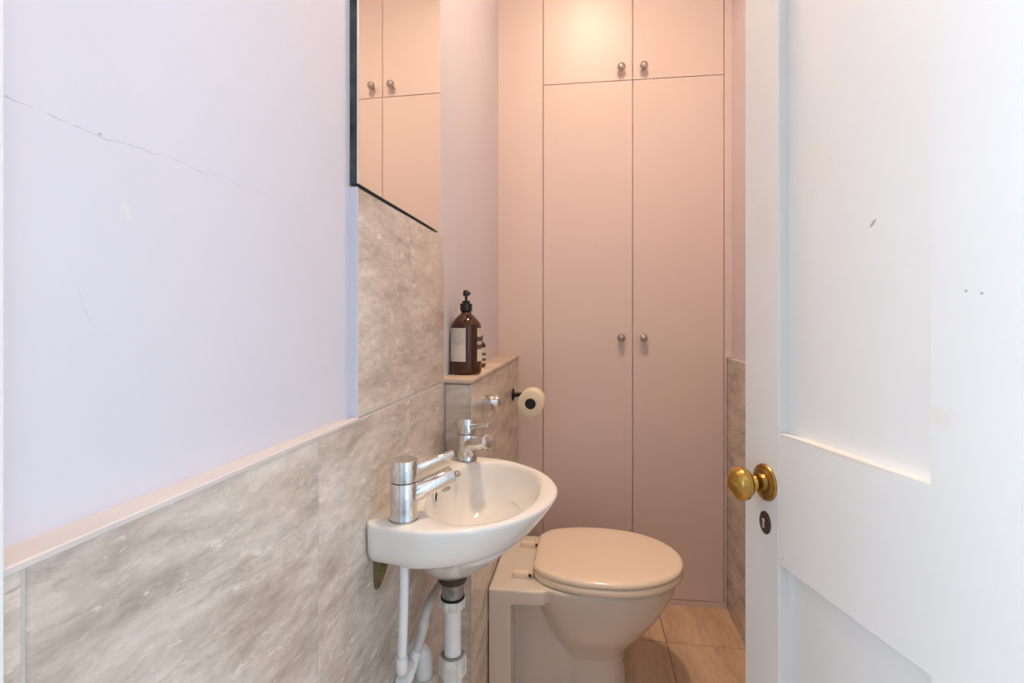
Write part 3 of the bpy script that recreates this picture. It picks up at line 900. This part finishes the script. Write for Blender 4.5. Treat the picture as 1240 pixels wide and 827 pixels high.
lid = obj('lid', loft([lid_outline(0.005, z - 0.001), lid_outline(0.0015, z), lid_outline(0, z + 0.0025), lid_outline(0, z + 0.008), lid_outline(0.002, z + 0.0125), lid_outline(0.006, z + 0.0160),
                       lid_outline(0.012, z + 0.0182), lid_outline(0.022, z + 0.0195), lid_outline(0.06, z + 0.0205), lid_outline(0.12, z + 0.0210)]), M['seat'], WC, smooth=True)
obj('lid_gap_shade', lid_ := loft([lid_outline(0.006, z - 0.0024), lid_outline(0.006, z - 0.0008)]), M['dark'], lid)  # near-black sheet painting the shade in the gap between seat and lid
for sy in (-1, 1):
    yh = sy * 0.104
    hg = obj('hinge', box(0.060, 0.112, yh - 0.016, yh + 0.016, PR - 0.003, PR + 0.017, 0.004, 3), M['seat'], WC, auto=40)
    obj('hinge_pin', rod((0.1165, yh - 0.0175 * 1.0, PR + 0.011), (0.1165, yh + 0.0175, PR + 0.011), 0.0085, seg=20), M['seat'], hg, auto=40)
    obj('pin_hole', rod((0.1165, yh - 0.0185, PR + 0.011), (0.1165, yh - 0.0168, PR + 0.011), 0.0048, seg=16), M['dark'], hg)

# ------------------------------------------------------------------ flush knob
fl = empty('flush_knob', (XB, 1.372, 0.948), label='round chrome flush knob on the front of the tiled boxing', cat='flush')
obj('plate', lathe([(0.024, 0), (0.024, 0.003), (0.021, 0.005), (0.012, 0.006)], 32, axis_matrix((0.0006, 0, 0), (1, 0, 0))), M['chrome'], fl, auto=40)
obj('push_cap', lathe([(0.0226, 0.003), (0.0230, 0.004), (0.0230, 0.042), (0.0220, 0.0455), (0.018, 0.047), (0.003, 0.0455)], 36, axis_matrix((0, 0, 0), (1, 0, 0))), M['chrome'], fl, auto=40)

# ------------------------------------------------------------------ toilet roll and holder
RX, RZ, RY0, RY1 = -0.203, 0.874, 1.805, 1.905
ho = empty('roll_holder', (XB, 1.945, 0.886), label='matt black toilet roll holder on the tiled boxing', cat='holder')
obj('plate', lathe([(0.024, 0), (0.024, 0.004), (0.022, 0.006), (0.008, 0.007)], 28, axis_matrix((0.0006, 0, 0), (1, 0, 0))), M['black_metal'], ho, auto=40)
obj('arm', tube([(0.003, 0, 0.0), (0.045, 0, 0.0), (0.072, 0, 0.0), (0.084, -0.006, 0.0), (RX - XB, -0.022, 0.0), (RX - XB, -0.085, 0.0), (RX - XB, -0.135, 0.0)], 0.0085, 18), M['black_metal'], ho, smooth=True)
obj('end_cap', rod((RX - XB, -0.1345, -0.012), (RX - XB, -0.1395, -0.012), 0.0185, seg=28), M['black_metal'], ho, auto=40)
ro = empty('toilet_roll', (RX, (RY0 + RY1) / 2, RZ), label='cream toilet paper roll hanging on the black holder', cat='toilet roll')
hl = (RY1 - RY0) / 2
my = axis_matrix((0, -hl, 0), (0, 1, 0))
bm = bmesh.new()
pr_ = [(0.0205, 0.0), (0.046, 0.0), (0.0485, 0.0015), (0.0490, 0.004), (0.0490, 0.096), (0.0485, 0.0985), (0.046, 0.1), (0.0205, 0.1), (0.0205, 0.0)]
rings = [[my @ Vector((r * math.cos(2 * PI * k / 40), r * math.sin(2 * PI * k / 40), z_)) for k in range(40)] for r, z_ in pr_]
loft(rings, False, False, bm)
obj('paper', bm, M['paper'], ro, auto=45)
bm = bmesh.new()
rings = [[my @ Vector((r * math.cos(2 * PI * k / 32), r * math.sin(2 * PI * k / 32), z_)) for k in range(32)] for r, z_ in ((0.0203, 0.0008), (0.0203, 0.0992), (0.0195, 0.0992), (0.0195, 0.0008), (0.0203, 0.0008))]
loft(rings, False, False, bm)
obj('core', bm, paint('grey_cardboard', (0.20, 0.165, 0.13), 0.9, 0.1), ro, auto=45)

# ------------------------------------------------------------------ bottles
def shell(r, a0, a1, z0, z1, th=0.0004, n=24):
    bm = bmesh.new()
    rg = []
    for rr, zz in ((r, z0), (r + th, z0), (r + th, z1), (r, z1)):
        rg.append([Vector((rr * math.cos(a0 + (a1 - a0) * k / n), rr * math.sin(a0 + (a1 - a0) * k / n), zz)) for k in range(n + 1)])
    V = [[bm.verts.new(p) for p in q] for q in rg]
    for i in range(4):
        for k in range(n):
            bm.faces.new((V[i][k], V[i][k + 1], V[(i + 1) % 4][k + 1], V[(i + 1) % 4][k]))
    bm.faces.new([V[i][0] for i in range(4)]); bm.faces.new([V[i][n] for i in range(3, -1, -1)])
    return bm
BX, BYB = -0.3325, 1.352
b1 = empty('soap_bottle', (BX, BYB, SHELF), label='large amber pump soap bottle with cream labels on the stone ledge', cat='bottle')
rb = 0.0432
obj('glass_body', lathe([(0.034, 0.0005), (0.0390, 0.0015), (0.0422, 0.006), (rb, 0.013), (rb, 0.128), (0.0424, 0.1345), (0.0395, 0.1425), (0.0320, 0.1530), (0.0240, 0.1610), (0.0170, 0.167), (0.0138, 0.171), (0.0130, 0.182), (0.010, 0.182)], 48), M['amber'], b1, smooth=True)
view = math.atan2(0 - BYB, 0 - BX)     # direction from the bottle towards the doorway
# angles grow anticlockwise; picture right = larger angle side
obj('back_label', shell(rb + 0.0003, view - math.radians(118), view - math.radians(2), 0.037, 0.128), M['label'], b1, auto=60)
obj('front_label', shell(rb + 0.0003, view + math.radians(44), view + math.radians(150), 0.037, 0.128), M['label_block'], b1, auto=60)
pc = obj('pump_collar', lathe([(0.0135, 0.1745), (0.0168, 0.1750), (0.0172, 0.1765), (0.0172, 0.194), (0.0165, 0.196), (0.011, 0.1965), (0.0105, 0.200), (0.0118, 0.2010), (0.0118, 0.2035), (0.006, 0.2040)], 36), M['black'], b1, auto=40)
obj('pump_stem', rod((0, 0, 0.203), (0, 0, 0.220), 0.0040, seg=16), M['black'], pc, auto=40)
bm = lathe([(0.005, 0.2165), (0.0085, 0.2180), (0.0090, 0.2210), (0.0085, 0.2300), (0.0065, 0.2330), (0.002, 0.2340)], 24)
dv = Vector((math.cos(view + 0.25), math.sin(view + 0.25), 0))
rod(dv * 0.004 + Vector((0, 0, 0.2265)), dv * 0.034 + Vector((0, 0, 0.2225)), 0.0055, 0.0042, 14, bm=bm)
obj('pump_nozzle', bm, M['black'], pc, auto=40)
b2 = empty('small_bottle', (-0.337, 1.540, SHELF), label='small amber bottle with black cap half hidden behind the pump bottle', cat='bottle')
r2 = 0.0215
obj('glass_body', lathe([(0.017, 0.0005), (0.0195, 0.0015), (r2, 0.006), (r2, 0.070), (0.0205, 0.0745), (0.0155, 0.080), (0.011, 0.083), (0.0105, 0.088), (0.008, 0.088)], 36), M['amber'], b2, smooth=True)
obj('front_label', shell(r2 + 0.0003, view - 0.2, view + math.radians(130), 0.014, 0.064), M['label_small'], b2, auto=60)
obj('cap', lathe([(0.0115, 0.0835), (0.0125, 0.084), (0.0125, 0.101), (0.0115, 0.1025), (0.003, 0.103)], 28), M['black'], b2, auto=40)

# ------------------------------------------------------------------ ceiling lamp
lp = empty('ceiling_lamp', (0.06, 1.12, ZC), label='round flush warm ceiling light with white rim', cat='lamp')
obj('rim', lathe([(0.098, 0.0), (0.098, -0.036), (0.094, -0.042), (0.080, -0.044), (0.075, -0.040), (0.0735, -0.006)], 48), M['ceil'], lp, auto=40)
m, N, L, P = base_mat('warm_light_disc')
P.inputs['Base Color'].default_value = (1, 0.85, 0.6, 1)
P.inputs['Emission Color'].default_value = (1.0, 0.73, 0.49, 1)
P.inputs['Emission Strength'].default_value = LAMP
obj('diffuser', lathe([(0.0720, -0.004), (0.0720, -0.0135), (0.065, -0.0145), (0.002, -0.0150)], 40), m, lp, auto=40)
